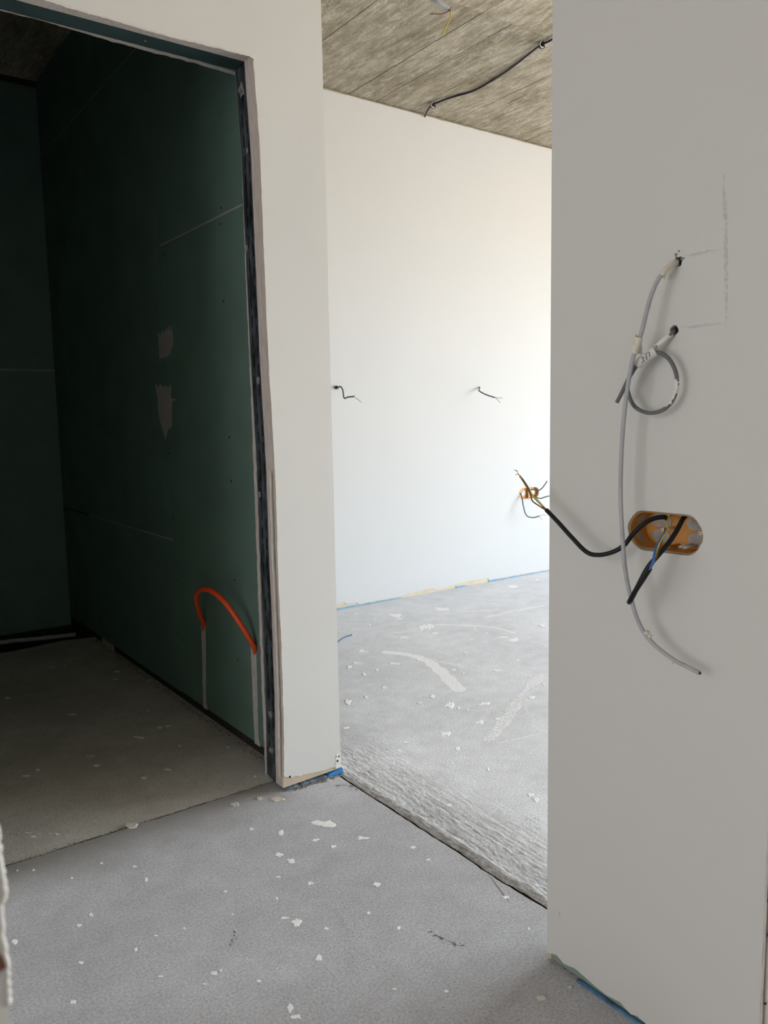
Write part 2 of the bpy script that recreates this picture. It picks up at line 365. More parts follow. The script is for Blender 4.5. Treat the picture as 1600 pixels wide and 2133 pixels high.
# ceiling: slab with the print of every formwork board
ceil = struct(box('ceiling', -3.0, 7.2, -2.8, 5.1, ZC + 0.016, ZC + 0.2, M['concrete']))
seams = [2.72]
while seams[-1] < 7.0: seams.append(seams[-1] + random.choice((0.145, 0.19, 0.235, 0.26)))
lo = [2.72]
while lo[-1] > -2.9: lo.append(lo[-1] - random.choice((0.19, 0.235, 0.26)))
seams = sorted(set(lo + seams))
for x0, x1 in zip(seams, seams[1:]):
    for y0, y1 in ((-2.6, 0.45), (0.45, 2.9), (2.9, 4.95)):
        if x0 > 1.5 and y1 > 4.5: y1 = 4.022
        d = random.uniform(-0.0012, 0.0022)
        o = box('board_print', x0 + 0.001, min(x1, 7.0) - 0.001, y0 + 0.0015, y1 - 0.0015, ZC - d, ZC + 0.02, M['concrete'], ceil, bev=0.0008)

# ---- wall with the dark doorway
def lerp_pts(pl, step, amp, seed):
    out = []
    for p, q in zip(pl, pl[1:]): out += jag(p, q, step, amp, seed=seed)
    return out + [pl[-1]]
def A(px, py, y=YA): v = at('y', y, px, py); return (v.x, v.z)
# measured edge of the painted coat and of the board along the jamb
edge_px = [(528, 122), (541, 300), (549, 500), (560, 750), (573, 980), (580, 1200), (586, 1330), (591, 1500), (592, 1618)]
coat_edge = [A(*p) for p in edge_px]
head_px = [(524, 117), (480, 106), (425, 92), (380, 82), (320, 66), (250, 45), (185, 27), (150, 17), (90, -2)]
coat_head = [A(*p) for p in head_px]
def xo(z): zs = [c[1] for c in coat_edge][::-1]; xs = [c[0] for c in coat_edge][::-1]; return float(np.interp(z, zs, xs))
def xs_(z, y): return xo(z) + 0.001 + 0.0085 * (y - 2.158) / 0.084
board_edge = [(xo(z) - 0.003, z) for z in (ZD + 0.006, 1.9, 1.6, 1.3, 1.0, 0.75, 0.5, 0.25, 0.012)]
LX = -1.2
base_px = [(591, 1619), (600, 1619), (611, 1619.5), (614, 1616), (628, 1617), (630, 1614), (657, 1609), (680, 1603), (690, 1599), (700, 1598)]
base = [A(*p) for p in base_px]
wf = slab('wall_front', [(XC, 0.018), (XC, 2.998), (LX, 2.998), (LX, 0.018), (0.22, 0.018), (0.22, ZD + 0.006)] + lerp_pts(board_edge, 0.02, 0.0012, 3), 'y', YA + 0.002, YA + 0.050, M['card'], edge_mat=M['edge'])
struct(wf)
coat = [(XC, 0.066), (XC, 2.996), (LX, 2.996), (LX, 0.05), (0.215, 0.05), (0.215, ZD + 0.003)] + lerp_pts(coat_head[::-1], 0.012, 0.003, 5)[:-1] + lerp_pts(coat_edge, 0.014, 0.0024, 8) + lerp_pts(base, 0.008, 0.0015, 2)[1:]
slab('plaster_coat', coat, 'y', YA, YA + 0.003, M['paint'], wf, edge_mat=M['filler'])
# thick ridges of filler left along the head and jamb
def ridge(name, pts, r, m, parent, seed=0):
    path = spline(pts, 10); ps = [p + Vector((random.uniform(-1, 1), 0.3 * random.uniform(-1, 1), random.uniform(-1, 1))) * r * 0.35 for p in path]
    return tube(name, ps, r, m, parent, sub=1, seg=6, rad=lambda t: r * (0.75 + 0.7 * abs(noise.noise(Vector((t * 23, seed, 0))))))
ridge('filler_ridge', [Vector((x, YA + 0.001, z)) for x, z in coat_edge], 0.0022, M['filler'], wf, 1)
ridge('filler_ridge', [Vector((x, YA + 0.001, z)) for x, z in coat_head], 0.0022, M['filler'], wf, 2)
ridge('filler_ridge', [Vector((x - 0.012, YA + 0.010, z)) for x, z in coat_edge[4:]], 0.003, M['filler'], wf, 5)
# green boards on the dark side of the same wall, cut edges daubed with filler
in_px = [(497, 160), (501, 300), (507, 440), (511, 560), (517, 700), (524, 860), (531, 1050), (538, 1250), (546, 1450), (553, 1612)]
def J(px, py, y): v = at('y', y, px, py); return (v.x, v.z)
in_edge = [J(px, py, 2.262) for px, py in in_px]
in_head = [J(px, py, 2.262) for px, py in [(493, 158), (400, 130), (290, 102), (200, 77), (90, 44), (0, 22), (-80, 0)]]
slab('green_board', [(1.20, 0.02), (1.20, 2.998), (LX, 2.998), (LX, 0.02), (0.21, 0.02), (0.21, in_head[-1][1])] + lerp_pts(in_head[::-1], 0.014, 0.003, 4)[:-1] + lerp_pts(in_edge, 0.014, 0.002, 9), 'y', 2.242, 2.262, M['green'], wf, edge_mat=M['edge'])
# steel stud with two columns of slots, set back between the boards
holes = []; rows = np.arange(0.06, 2.02, 0.058)
for i, z in enumerate(rows):
    for c, yy in ((0, 2.181), (1, 2.216)):
        zz = z + (0.029 if c else 0) + random.uniform(-0.004, 0.004)
        if random.random() < 0.08: continue
        holes.append([(yy - 0.0035, zz), (yy + 0.0035, zz), (yy + 0.0035, zz + 0.036), (yy - 0.0035, zz + 0.036)])
zz_ = list(np.linspace(0.006, ZD + 0.01, 30))
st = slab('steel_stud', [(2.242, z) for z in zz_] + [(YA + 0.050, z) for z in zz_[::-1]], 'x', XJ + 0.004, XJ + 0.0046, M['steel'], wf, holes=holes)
# the jamb leans like its boards
sv = [v for v in st.data.vertices]
for v in sv: v.co.x = xs_(v.co.z, v.co.y) + (v.co.x - XJ - 0.004)
for yy in (YA + 0.052, 2.240):
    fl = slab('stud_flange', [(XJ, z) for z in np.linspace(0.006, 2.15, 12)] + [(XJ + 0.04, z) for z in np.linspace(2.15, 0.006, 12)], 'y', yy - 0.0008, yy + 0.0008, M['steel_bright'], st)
    for v in fl.data.vertices: v.co.x = xs_(v.co.z, v.co.y) - 0.001 + (v.co.x - XJ)
for yy in (2.1985,):
    fl = tube('stud_crease', [Vector((xs_(z, yy), yy, z)) for z in np.linspace(0.01, 2.1, 20)], 0.0015, M['steel'], st, sub=1, seg=6)
# daubs of filler smeared on the stud
for z, yy, s in ((2.10, 2.20, 0.02), (1.66, 2.235, 0.010), (1.27, 2.19, 0.012), (0.92, 2.225, 0.009), (0.22, 2.20, 0.014), (1.93, 2.195, 0.008), (0.10, 2.20, 0.012)):
    xx = xs_(z, yy) - 0.001
    slab('filler_daub', circ(yy, z, s, 11, 0.4), 'x', xx, xx + 0.001, M['clay'], wf)
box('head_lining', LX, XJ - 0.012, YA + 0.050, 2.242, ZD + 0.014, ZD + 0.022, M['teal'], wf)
tube('screw_head', [(0.84, 2.21, ZD + 0.0125), (0.84, 2.21, ZD + 0.018)], 0.004, M['copper'], wf, sub=1, seg=8)
box('light_block', LX, XC - 0.013, YA + 0.052, 2.24, 2.3, 3.02, M['steel'], wf)  # unseen solid core added to stop light leaking over the wall top
# free end of the stub wall, corner bead, foot
box('board_end', XC - 0.012, XC - 0.001, YA + 0.05, 2.242, 0.02, 2.998, M['paint'], wf)
box('board_back', 1.20, XC, 2.242, 2.262, 0.02, 2.998, M['paint_room'], wf)
bead = slab('corner_bead', [(XC - 0.020, 0.022), (XC + 0.001, 0.022), (XC + 0.001, 0.072), (XC - 0.018, 0.069)], 'y', YA - 0.0008, YA + 0.001, M['white_plastic'], wf)
for u_, v_, q_ in ((XC - 0.012, 0.046, 0.0038), (XC - 0.006, 0.060, 0.003), (XC - 0.016, 0.062, 0.002)): slab('bead_hole', circ(u_, v_, q_, 8), 'y', YA - 0.0012, YA, M['screw'], bead)
slab('sealing_strip', [(1.283, 0.001), (XC + 0.007, 0.001), (XC + 0.006, 0.017)] + jag((XC - 0.02, 0.015), (1.283, 0.009), 0.008, 0.003, seed=6), 'y', YA - 0.003, YA + 0.045, M['blue_bright'], wf)
slab('sealing_strip', [(XJ + 0.004, 0.001), (1.283, 0.001), (1.283, 0.009)] + jag((1.28, 0.008), (XJ + 0.006, 0.009), 0.008, 0.005, seed=9), 'y', YA - 0.003, YA + 0.045, M['blue_dirty'], wf)
slab('screw_hole', circ(A(604, 1618)[0], A(604, 1618)[1], 0.0035, 8), 'y', YA - 0.0006, YA + 0.001, M['screw'], wf)

# ---- green wall of the dark room
wg = struct(box('wall_right', XG + 0.0125, 1.32, 2.263, 4.9, -0.1, 3.02, M['dark']))
def sheet(y0, y1, z0, z1):
    return box('plasterboard_sheet', XG, XG + 0.0125, y0 + 0.0006, y1 - 0.0006, z0, z1, M['green'], wg)
g = 0.004
sheet(3.11, YB, 0.032, 0.67 - g); sheet(3.11, YB, 0.67 + g, 2.61 - g); sheet(3.11, YB, 2.61 + g, 2.992)
sheet(2.262, 3.11, 0.036, 1.83 - g); sheet(2.262, 3.11, 1.83 + g, 2.992)
for y0, y1, z in ((3.115, 4.30, 0.67), (3.11, YB, 2.61), (2.262, 3.11, 1.83)):
    box('joint_filler', XG + 0.002, XG + 0.0124, y0, y1, z - g, z + g, M['filler_dim'], wg)
for px, py in [(461, 433), (459, 467), (466, 628), (478, 911), (482, 1002), (489, 1208), (495, 1375), (342, 530), (333, 655), (340, 765), (350, 1008), (362, 1078), (368, 1208), (366, 1245), (372, 1318), (369, 1350), (352, 945), (103, 648)]:
    p = at('x', XG, px, py)
    if p.y < YB: tube('screw_head', [(XG - 0.0008, p.y, p.z), (XG + 0.002, p.y, p.z)], 0.0042, M['screw'], wg, sub=1, seg=8)
def gp(pts): return [(at('x', XG, *p).y, at('x', XG, *p).z) for p in pts]
slab('filler_patch', gp([(330, 692), (334, 700), (338, 688), (342, 697), (345, 684), (348, 690), (352, 680), (355, 690), (357, 678), (360, 700), (361, 722), (357, 724), (354, 738), (350, 742), (332, 748)]), 'x', XG - 0.0008, XG + 0.001, M['filler_dim'], wg)
slab('filler_patch', gp([(323, 799), (329, 806), (334, 800), (340, 807), (346, 803), (350, 808), (356, 800), (356, 830), (371, 832), (358, 836), (358, 870), (358, 888), (350, 895), (345, 915), (340, 900), (334, 880), (330, 855), (329, 830)]), 'x', XG - 0.0008, XG + 0.001, M['filler_dim'], wg)
for a_, b_ in (((424, 1298), (428, 1476)), ((528, 1346), (537, 1556))):
    p = at('x', XG, *a_); q = at('x', XG, *b_); wdt = 0.018 if a_[0] == 424 else 0.020
    L1 = jag((p.y - wdt, p.z), (q.y - wdt + 0.01, max(q.z, 0.03)), 0.03, 0.004, seed=3); L2 = jag((q.y + wdt, max(q.z, 0.03)), (p.y + wdt, p.z + 0.02), 0.03, 0.004, seed=4)
    slab('filled_chase', L1 + [(q.y - wdt, max(q.z, 0.03))] + L2 + [(p.y + wdt, p.z + 0.02)], 'x', XG - 0.0012, XG + 0.001, M['filler'], wg)
# back and left walls of the dark room
wb = struct(box('wall_back', -1.3, 1.21, YB + 0.0125, 4.95, -0.1, 2.999, M['dark']))
box('plasterboard_sheet', -0.4, XG, YB, YB + 0.0125, -0.02, 1.444, M['green'], wb); box('plasterboard_sheet', -0.4, XG, YB, YB + 0.0125, 1.452, 2.96, M['green'], wb)
box('plasterboard_sheet', -1.2, -0.402, YB, YB + 0.0125, -0.02, 2.96, M['green'], wb)
box('joint_filler', -0.4, XG, YB + 0.002, YB + 0.0124, 1.444, 1.452, M['filler_dim'], wb)
wl = struct(box('wall_left', -1.35, -1.2, 2.262, 4.9, -0.1, 2.999, M['dark']))
for z0, z1 in ((0.03, 1.2), (1.204, 2.99)): box('plasterboard_sheet', -1.2, -1.1875, 2.262, YB, z0, z1, M['green'], wl)
# pale pipe lying in the unscreeded strip
p0 = at('z', -0.03, -30, 1343); p1 = at('z', -0.03, 158, 1322)
tag(tube('waste_pipe', [p0 + Vector((-0.9, 0.0, 0)), p0, (p0 + p1) / 2 + Vector((0, 0.006, 0)), p1], 0.012, M['conduit']), 'thin pale pipe lying in the dark trench at the foot of the back wall', 'pipe')

# ---- far wall of the bright room
struct(box('wall_far', 1.2, 7.15, YF + 0.024, YF + 0.2, -0.1, ZC + 0.016, M['card_room'])) 
wfar = bpy.data.objects['wall_far']
bc = at('y', YF, 1102, 1027); bx = (bc.x, bc.z)
far_holes = [stadium(bx[0], bx[1], 0.200, 0.038)]
slab('base_board', [(1.34, 0.0), (7.0, 0.0), (7.0, 2.99), (1.34, 2.99)], 'y', YF + 0.003, YF + 0.0235, M['card_room'], wfar, holes=far_holes)
def Fp(px, py): v = at('y', YF, px, py); return (v.x, v.z)
low = [(640, 1284), (706, 1257), (716, 1254), (724, 1259), (730, 1256), (744, 1255), (747, 1259), (775, 1254), (800, 1251), (830, 1245), (842, 1240), (858, 1235), (880, 1229), (900, 1225), (906, 1228), (914, 1229), (925, 1226), (938, 1220), (955, 1215), (985, 1209), (1016, 1204), (1020, 1209), (1045, 1206), (1075, 1201), (1110, 1194), (1140, 1188)]
lowp = [Fp(*p) for p in low]
coatF = [(1.34, 0.02)] + [(x, max(0.012, z)) for x, z in lerp_pts(lowp, 0.02, 0.004, 6)] + [(7.0, 0.012)] + [(7.0, 2.99)] + lerp_pts([(6.99, 2.988), (1.36, 2.988)], 0.03, 0.006, 12) + [(1.34, 2.988)]
slab('plaster_coat', coatF, 'y', YF, YF + 0.003, M['paint_room'], wfar, holes=[stadium(bx[0], bx[1], 0.206, 0.041)])
for a_, b_, h in (((700, 1273), (836, 1245), 0.008), ((950, 1224), (972, 1220), 0.010), ((1018, 1212), (1092, 1199), 0.008), ((1092, 1199), (1150, 1187), 0.006)):
    x0 = at('y', YF, *a_).x; x1 = at('y', YF, *b_).x
    slab('sealing_strip', [(x0, 0.001), (x1, 0.001)] + jag((x1, h * 0.7), (x0, h), 0.03, 0.005, seed=x0) + [(x0, h)], 'y', YF - 0.003, YF + 0.002, M['blue_far'], wfar)
for x0, x1 in ((2.8, 2.95), (3.3, 3.5)):
    pass
# other walls of the bright room (outside the frame) with its windows
WY = ((-2.2, -0.55), (-0.45, 1.1), (1.2, 2.4))
ww = struct(slab('wall_window', [(-2.7, -0.1), (4.2, -0.1), (4.2, 3.02), (-2.7, 3.02)], 'x', 7.0, 7.15, M['paint_room'], holes=[[(a_, 0.1), (b_, 0.1), (b_, 2.5), (a_, 2.5)] for a_, b_ in WY]))
def frame(name, axis, v0, v1, u0, u1, z0, z1):
    s = 0.05; o = struct(slab(name, [(u0, z0), (u1, z0), (u1, z1), (u0, z1)], axis, v0, v1, M['white_plastic'], holes=[[(u0 + s, z0 + s), ((u0 + u1) / 2 - s / 2, z0 + s), ((u0 + u1) / 2 - s / 2, z1 - s), (u0 + s, z1 - s)], [((u0 + u1) / 2 + s / 2, z0 + s), (u1 - s, z0 + s), (u1 - s, z1 - s), ((u0 + u1) / 2 + s / 2, z1 - s)]])); return o
for i_, (a_, b_) in enumerate(WY): frame('window_%d' % (i_ + 1), 'x', 7.08, 7.14, a_, b_, 0.1, 2.5)
struct(slab('wall_rear', [(-2.95, -0.1), (7.15, -0.1), (7.15, 3.02), (-2.95, 3.02)], 'y', -2.5, -2.65, M['paint']))
struct(slab('wall_side', [(-2.5, -0.1), (2.262, -0.1), (2.262, 3.02), (-2.5, 3.02)], 'x', -2.8, -2.95, M['paint'], holes=[]))
struct(box('wall_front_left', -2.95, LX, YA, 2.262, -0.1, 3.02, M['paint']))

# ---- right hand wall
def Rw(px, py, x=XR): v = at('x', x, px, py); return (v.y, v.z)
BY, BZ = 0.822, 0.944
box_hole = stadium(BY, BZ, 0.147, 0.034, 14)
h1 = Rw(1413, 544); h2 = Rw(1404, 688)
ch1 = circ(h1[0], h1[1], 0.0085, 11, 0.25); ch2 = circ(h2[0], h2[1], 0.0085, 11, 0.15)
wr = struct(slab('wall_near_right', [(YR0 + 0.002, 0.008), (YR1, 0.008), (YR1, 2.998), (YR0 + 0.002, 2.998)], 'x', XR + 0.002, XR + 0.025, M['green_face'], holes=[stadium(BY, BZ, 0.147, 0.034, 14), circ(h1[0], h1[1], 0.0075), circ(h2[0], h2[1], 0.0075)], edge_mat=M['edge']))
footp = [Rw(*p) for p in [(1140, 1984), (1147, 1986), (1160, 1990), (1174, 2007), (1200, 2019), (1236, 2051), (1262, 2072), (1291, 2087), (1302, 2100), (1314, 2113), (1327, 2116), (1346, 2133), (1420, 2190), (1500, 2246)]]
footp = [(min(y, YR1), max(z, 0.008)) for y, z in footp]
coatR = [(YR1, 2.996), (YR0, 2.996)] + lerp_pts([(YR0 + 0.001, 2.99), (YR0, 1.0), (YR0 + 0.001, 0.02)], 0.02, 0.0016, 5)
coatR += [p for p in lerp_pts(footp[::-1], 0.006, 0.0016, 7) if p[0] > YR0 + 0.004 and p[0] < YR1 - 0.001] + [(YR1, footp[0][1])]
hole_r = [(u + 0.0012 * random.uniform(-1, 1), v + 0.0012 * random.uniform(-1, 1)) for u, v in stadium(BY, BZ, 0.149, 0.0355, 14)]
slab('plaster_coat', coatR, 'x', XR, XR + 0.0025, M['paint'], wr, holes=[hole_r, ch1, ch2], edge_mat=M['spot'])
box('board_back', XR + 0.090, XR + 0.115, YR0 + 0.002, YR1, 0.008, 2.998, M['paint_room'], wr)
box('steel_stud', XR + 0.026, XR + 0.089, YR1 - 0.012, YR1, 0.008, 2.998, M['paint_room'], wr)
box('jamb_board', XR + 0.006, XR + 0.115, YR0 - 0.006, YR0 + 0.001, 0.0, 2.998, M['edge'], wr)
for z in (0.44, 0.37, 0.19, 0.31):
    slab('torn_notch', circ(XR + 0.002 + random.uniform(-0.001, 0.002), z, 0.0022, 7, 0.5), 'y', YR0 - 0.0068, YR0 - 0.004, M['dark'], wr)
ridge('filler_ridge', [Vector((XR, YR0 - 0.001, z)) for z in (0.0, 0.3, 0.6, 1.0, 1.6, 2.2, 2.9)], 0.002, M['filler'], wr, 4)
slab('board_strip', [(YR1 - 0.012, 0.006), (YR1 + 0.001, 0.006), (YR1 + 0.001, 0.030), (YR1 - 0.012, 0.026)], 'x', XR + 0.0005, XR + 0.003, M['card'], wr)
sp = [Rw(*p) for p in [(1203, 2043), (1216, 2049), (1240, 2070), (1270, 2092), (1300, 2112), (1320, 2128), (1350, 2150), (1500, 2260)]]
slab('sealing_strip', [(y, 0.004 + 0.004 * random.random() * (i > 0)) for i, (y, z) in enumerate(lerp_pts([(q[0], 0) for q in sp], 0.01, 0, 3)) if y > YR0] + [(YR0 + 0.01, 0.0), (sp[0][0], 0.0)], 'x', XR - 0.004, XR + 0.003, M['blue'], wr)
# drill chips round the holes, crack and chalk marks
for px, py, r in ((1409, 530, 0.004), (1415, 523, 0.003), (1420, 540, 0.004), (1408, 536, 0.003), (1413, 552, 0.003), (1425, 538, 0.002)):
    slab('chipped_spot', circ(*Rw(px, py), r * 0.7, 7, 0.5), 'x', XR - 0.0003, XR + 0.001, M['clay'], wr)
for px, py, r in ((1412, 535, 0.006), (1407, 542, 0.004), (1410, 681, 0.006), (1403, 698, 0.004)):
    slab('chipped_spot', circ(*Rw(px, py), r, 9, 0.4), 'x', XR - 0.0005, XR + 0.001, M['tape_white'], wr, holes=[circ(*Rw(px, py), r * 0.45, 7)]) if False else None
def strip_on(name, pts, wdt, axis, val, m, parent, th=0.0003):
    """thin dusty mark lying on a surface, with UVs across it"""
    a_, b_, c_ = AX[axis]; c = [Vector(p) for p in pts]; bm = bmesh.new(); uv = bm.loops.layers.uv.new('UVMap'); rows_ = []
    for i, p in enumerate(c):
        t = (c[min(i + 1, len(c) - 1)] - c[max(i - 1, 0)]).normalized(); n_ = Vector((-t.y, t.x)); e_ = 0.35 if i in (0, len(c) - 1) else 1
        ww_ = wdt * e_ * (0.8 + 0.4 * random.random()) / 2; row = []
        for s_ in (-1, 1):
            q = p + n_ * ww_ * s_; co_ = [0, 0, 0]; co_[a_] = q.x; co_[b_] = q.y; co_[c_] = val - th; row.append(bm.verts.new(co_))
        rows_.append(row)
    for i in range(len(rows_) - 1):
        f = bm.faces.new((rows_[i][0], rows_[i][1], rows_[i + 1][1], rows_[i + 1][0]))
        for l, k in zip(f.loops, ((i, 0), (i, 1), (i + 1, 1), (i + 1, 0))): l[uv].uv = (k[0] / len(rows_), k[1])
    return link(name, bm, m, parent)
for pl, wd in (([(1508, 365), (1512, 450), (1512, 560), (1512, 680)], 0.012), ([(1425, 533), (1460, 527), (1508, 520)], 0.008), ([(1420, 681), (1460, 679), (1512, 674)], 0.008)):
    strip_on('chalk_line', [Rw(*p) for p in pl], wd, 'x', XR, M['chalk'], wr)
strip_on('hair_crack', [Rw(*p) for p in [(1167, 1897), (1165, 1903), (1168, 1914)]], 0.0012, 'x', XR, M['clay'], wr)
for pl in ([(1322, 1141), (1340, 1148), (1362, 1150), (1400, 1157), (1425, 1160)],):
    strip_on('hair_crack', [Rw(px, py - 8) for px, py in pl], 0.0008, 'x', XR, M['clay'], wr)

# ---- near jamb at the left of the frame (out of focus)
wn = struct(box('wall_near_left', -0.5, 0.0520, 0.350, 0.47, 0.0, 2.998, M['paint']))
ridge('filler_ridge', [Vector((0.0515 + dx, 0.350, z)) for z, dx in ((1.4, -0.001), (1.12, 0.0), (1.0, 0.0005), (0.968, 0.0015), (0.955, 0.002), (0.947, 0.0), (0.92, 0.0006), (0.905, 0.0))], 0.0016, M['tape_white'], wn, 3)
slab('knot_spot', circ(0.049, 0.925, 0.003, 9, 0.3), 'y', 0.3475, 0.350, M['w_brown'], wn)

# ================================================================ FLOOR MARKS (parts of the slabs)
def fl(px, py, z=0.0): v = at('z', z, px, py); return (v.x, v.y)
def blob(px, py, wpx, hpx, parent, z=0.0, m='spot', name='plaster_spot', th=0.0007, jg=0.6, n_=18, rot=0.0):
    cx, cy = fl(px, py, z); ex = Vector(fl(px + wpx / 2, py, z)) - Vector((cx, cy)); ey = Vector(fl(px, py + hpx / 2, z)) - Vector((cx, cy))
    pts = []
    for i in range(n_):
        a_ = 2 * math.pi * i / n_; k = 1 + jg * 1.4 * noise.noise(Vector((math.cos(a_) * 1.6 + px, math.sin(a_) * 1.6 + py, px * 0.37))) + 0.12 * random.uniform(-1, 1); c, s = math.cos(a_), math.sin(a_)
        p = Vector((cx, cy)) + ex * c * k + ey * s * k; pts.append((p.x, p.y))
    ctr = Vector((cx, cy)); bm = bmesh.new()
    top = [bm.verts.new((ctr.x + (p[0] - ctr.x) * 0.8, ctr.y + (p[1] - ctr.y) * 0.8, z + th)) for p in pts]; bot = [bm.verts.new((p[0], p[1], z - 0.0005)) for p in pts]
    bm.faces.new(top)
    for i in range(n_): j = (i + 1) % n_; bm.faces.new((bot[i], bot[j], top[j], top[i]))
    return link(name, bm, M[m], parent)
hall_spots = [(674, 1717, 46, 18), (586, 1736, 16, 14), (657, 1750, 12, 8), (695, 1763, 12, 7), (755, 1746, 24, 10), (861, 1765, 11, 6), (606, 1793, 20, 8), (580, 1781, 20, 9), (785, 1843, 16, 12), (892, 1791, 12, 4), (646, 1840, 14, 6), (580, 1827, 12, 5), (619, 1921, 20, 16), (593, 1912, 14, 7), (524, 1727, 12, 5), (305, 1832, 8, 10), (280, 1805, 10, 5), (190, 1905, 7, 10), (165, 1927, 10, 6), (445, 2027, 16, 11), (460, 2022, 6, 6), (283, 1979, 7, 8), (169, 2005, 10, 6), (152, 2087, 14, 9), (604, 2100, 12, 22), (616, 2118, 24, 12), (335, 2034, 14, 5), (540, 2044, 12, 5), (212, 1798, 7, 5), (150, 1829, 6, 4), (384, 1934, 6, 4), (831, 1933, 8, 6), (768, 1902, 8, 6), (679, 1934, 9, 7), (663, 1995, 16, 14), (470, 1857, 8, 5), (484, 1905, 7, 4), (577, 1871, 6, 6), (325, 1949, 8, 4), (70, 1812, 6, 4), (31, 1962, 16, 10), (1054, 1869, 12, 6), (1102, 1935, 6, 6), (36, 1813, 5, 4), (930, 2065, 9, 6), (822, 2060, 8, 5), (426, 2050, 8, 4)]
for s in hall_spots: blob(*s, floor)
room_spots = [(822, 1281, 28, 7), (831, 1289, 14, 4), (921, 1269, 30, 6), (881, 1307, 20, 10), (896, 1305, 14, 10), (904, 1319, 16, 4), (840, 1328, 24, 4), (1050, 1327, 20, 4), (1071, 1332, 18, 8), (1068, 1222, 18, 5), (820, 1382, 22, 5), (752, 1357, 18, 6), (727, 1389, 10, 8), (743, 1381, 22, 4), (758, 1405, 8, 8), (970, 1360, 10, 3), (877, 1464, 13, 5), (935, 1468, 20, 12), (900, 1452, 10, 8), (724, 1462, 12, 12), (763, 1452, 10, 8), (723, 1517, 16, 6), (928, 1528, 26, 10), (846, 1547, 12, 5), (999, 1505, 20, 8), (1007, 1465, 24, 8), (953, 1559, 9, 7), (831, 1563, 8, 4), (945, 1395, 10, 4), (800, 1432, 12, 5), (1036, 1397, 22, 4), (1106, 1452, 12, 6), (1037, 1497, 16, 5), (1017, 1602, 5, 10), (943, 1590, 5, 5), (1105, 1655, 12, 8), (1116, 1665, 10, 10), (935, 1677, 12, 6), (786, 1395, 8, 4), (870, 1374, 10, 4), (741, 1277, 5, 3), (770, 1302, 5, 3), (988, 1310, 5, 4), (1012, 1318, 6, 3), (983, 1333, 10, 3), (1130, 1303, 14, 4), (1119, 1207, 6, 4), (955, 1475, 7, 4), (975, 1479, 6, 3), (965, 1402, 6, 3), (1080, 1375, 8, 3), (1133, 1425, 8, 4), (1105, 1570, 7, 4)]
for s in room_spots: blob(*s, rf, z=0.0006)
bath_spots = [(333, 1515, 14, 6), (349, 1512, 10, 5), (240, 1415, 12, 4), (312, 1417, 12, 4), (200, 1595, 14, 6), (295, 1537, 16, 6), (283, 1535, 12, 5), (350, 1603, 20, 4), (300, 1620, 14, 5), (55, 1616, 14, 5), (78, 1604, 9, 4), (150, 1488, 22, 4), (245, 1399, 16, 5), (15, 1454, 12, 5), (307, 1480, 8, 4), (374, 1554, 8, 4), (475, 1556, 6, 4), (70, 1743, 20, 5), (118, 1738, 8, 5), (108, 1390, 14, 3), (532, 1617, 5, 4), (135, 1387, 8, 4)]
for s in bath_spots: blob(*s, bf, z=-0.005, m='spot')
# trowel streaks and drag marks
import itertools
lift = itertools.count(0.00012, 0.00002)
def streak(pl, wd, m, parent, z=0.0):
    c = spline([Vector((*fl(*p, z), 0)) for p in pl], 5); strip_on('plaster_streak', [(p.x, p.y) for p in c], wd, 'z', z, M[m], parent, th=-next(lift))
Z2 = 0.0
streak([(795, 1358), (830, 1361), (865, 1367), (890, 1376)], 0.06, 'smear_full', rf, Z2)
streak([(885, 1372), (915, 1395), (940, 1420), (962, 1441)], 0.075, 'smear_full', rf, Z2)
streak([(880, 1370), (915, 1378), (950, 1384), (968, 1388)], 0.05, 'smear', rf, Z2)
streak([(900, 1378), (930, 1375), (962, 1369)], 0.015, 'smear', rf, Z2)
streak([(1010, 1287), (1060, 1275), (1100, 1268), (1137, 1260)], 0.07, 'smear', rf, Z2)
streak([(960, 1275), (1000, 1272), (1045, 1270)], 0.03, 'smear', rf, Z2)
streak([(885, 1300), (940, 1302), (1025, 1306), (1075, 1320)], 0.02, 'smear_full', rf, Z2)
streak([(1025, 1306), (1080, 1328), (1135, 1340)], 0.05, 'smear_faint', rf, Z2)
streak([(1128, 1402), (1100, 1440), (1075, 1470), (1050, 1505), (1015, 1545)], 0.09, 'smear', rf, Z2)
streak([(1125, 1425), (1105, 1445), (1080, 1465)], 0.08, 'smear_faint', rf, Z2)
streak([(1090, 1465), (1105, 1490), (1118, 1520)], 0.05, 'smear_faint', rf, Z2)
streak([(1035, 1548), (1075, 1540), (1130, 1527)], 0.015, 'smear', rf, Z2)
streak([(1030, 1468), (1010, 1490), (1005, 1500)], 0.07, 'smear_faint', rf, Z2)
streak([(800, 1322), (840, 1316), (870, 1308)], 0.03, 'smear', rf, Z2)
streak([(780, 1288), (810, 1290), (845, 1290)], 0.06, 'smear_faint', rf, Z2)
streak([(700, 1347), (715, 1350), (730, 1352)], 0.04, 'smear_faint', rf, Z2)
streak([(640, 1876), (690, 1880), (720, 1910), (738, 1960), (750, 2040)], 0.05, 'smear_dust', floor)
streak([(490, 1990), (510, 1960), (530, 1925)], 0.05, 'smear_dust', floor)
streak([(10, 1733), (60, 1735), (110, 1738)], 0.01, 'smear_faint', bf, -0.005)
for pl, wd in (([(478, 1975), (490, 1950), (486, 1938)], 0.03), ([(890, 1938), (920, 1955), (965, 1975)], 0.03), ([(950, 1955), (985, 1990)], 0.02), ([(690, 1640), (720, 1635), (745, 1650)], 0.06), ([(1095, 1708), (1125, 1706)], 0.05), ([(1150, 2010), (1110, 2080), (1180, 2110)], 0.0)):
    if wd: streak(pl, wd, 'grime', rf if pl[0][0] > 1050 and pl[0][1] < 1800 else floor)
strip_on('sill_crack', [fl(*p) for p in [(10, 1845), (60, 1828), (110, 1808)]], 0.002, 'z', 0.0, M['grime'], floor, th=-0.0002)
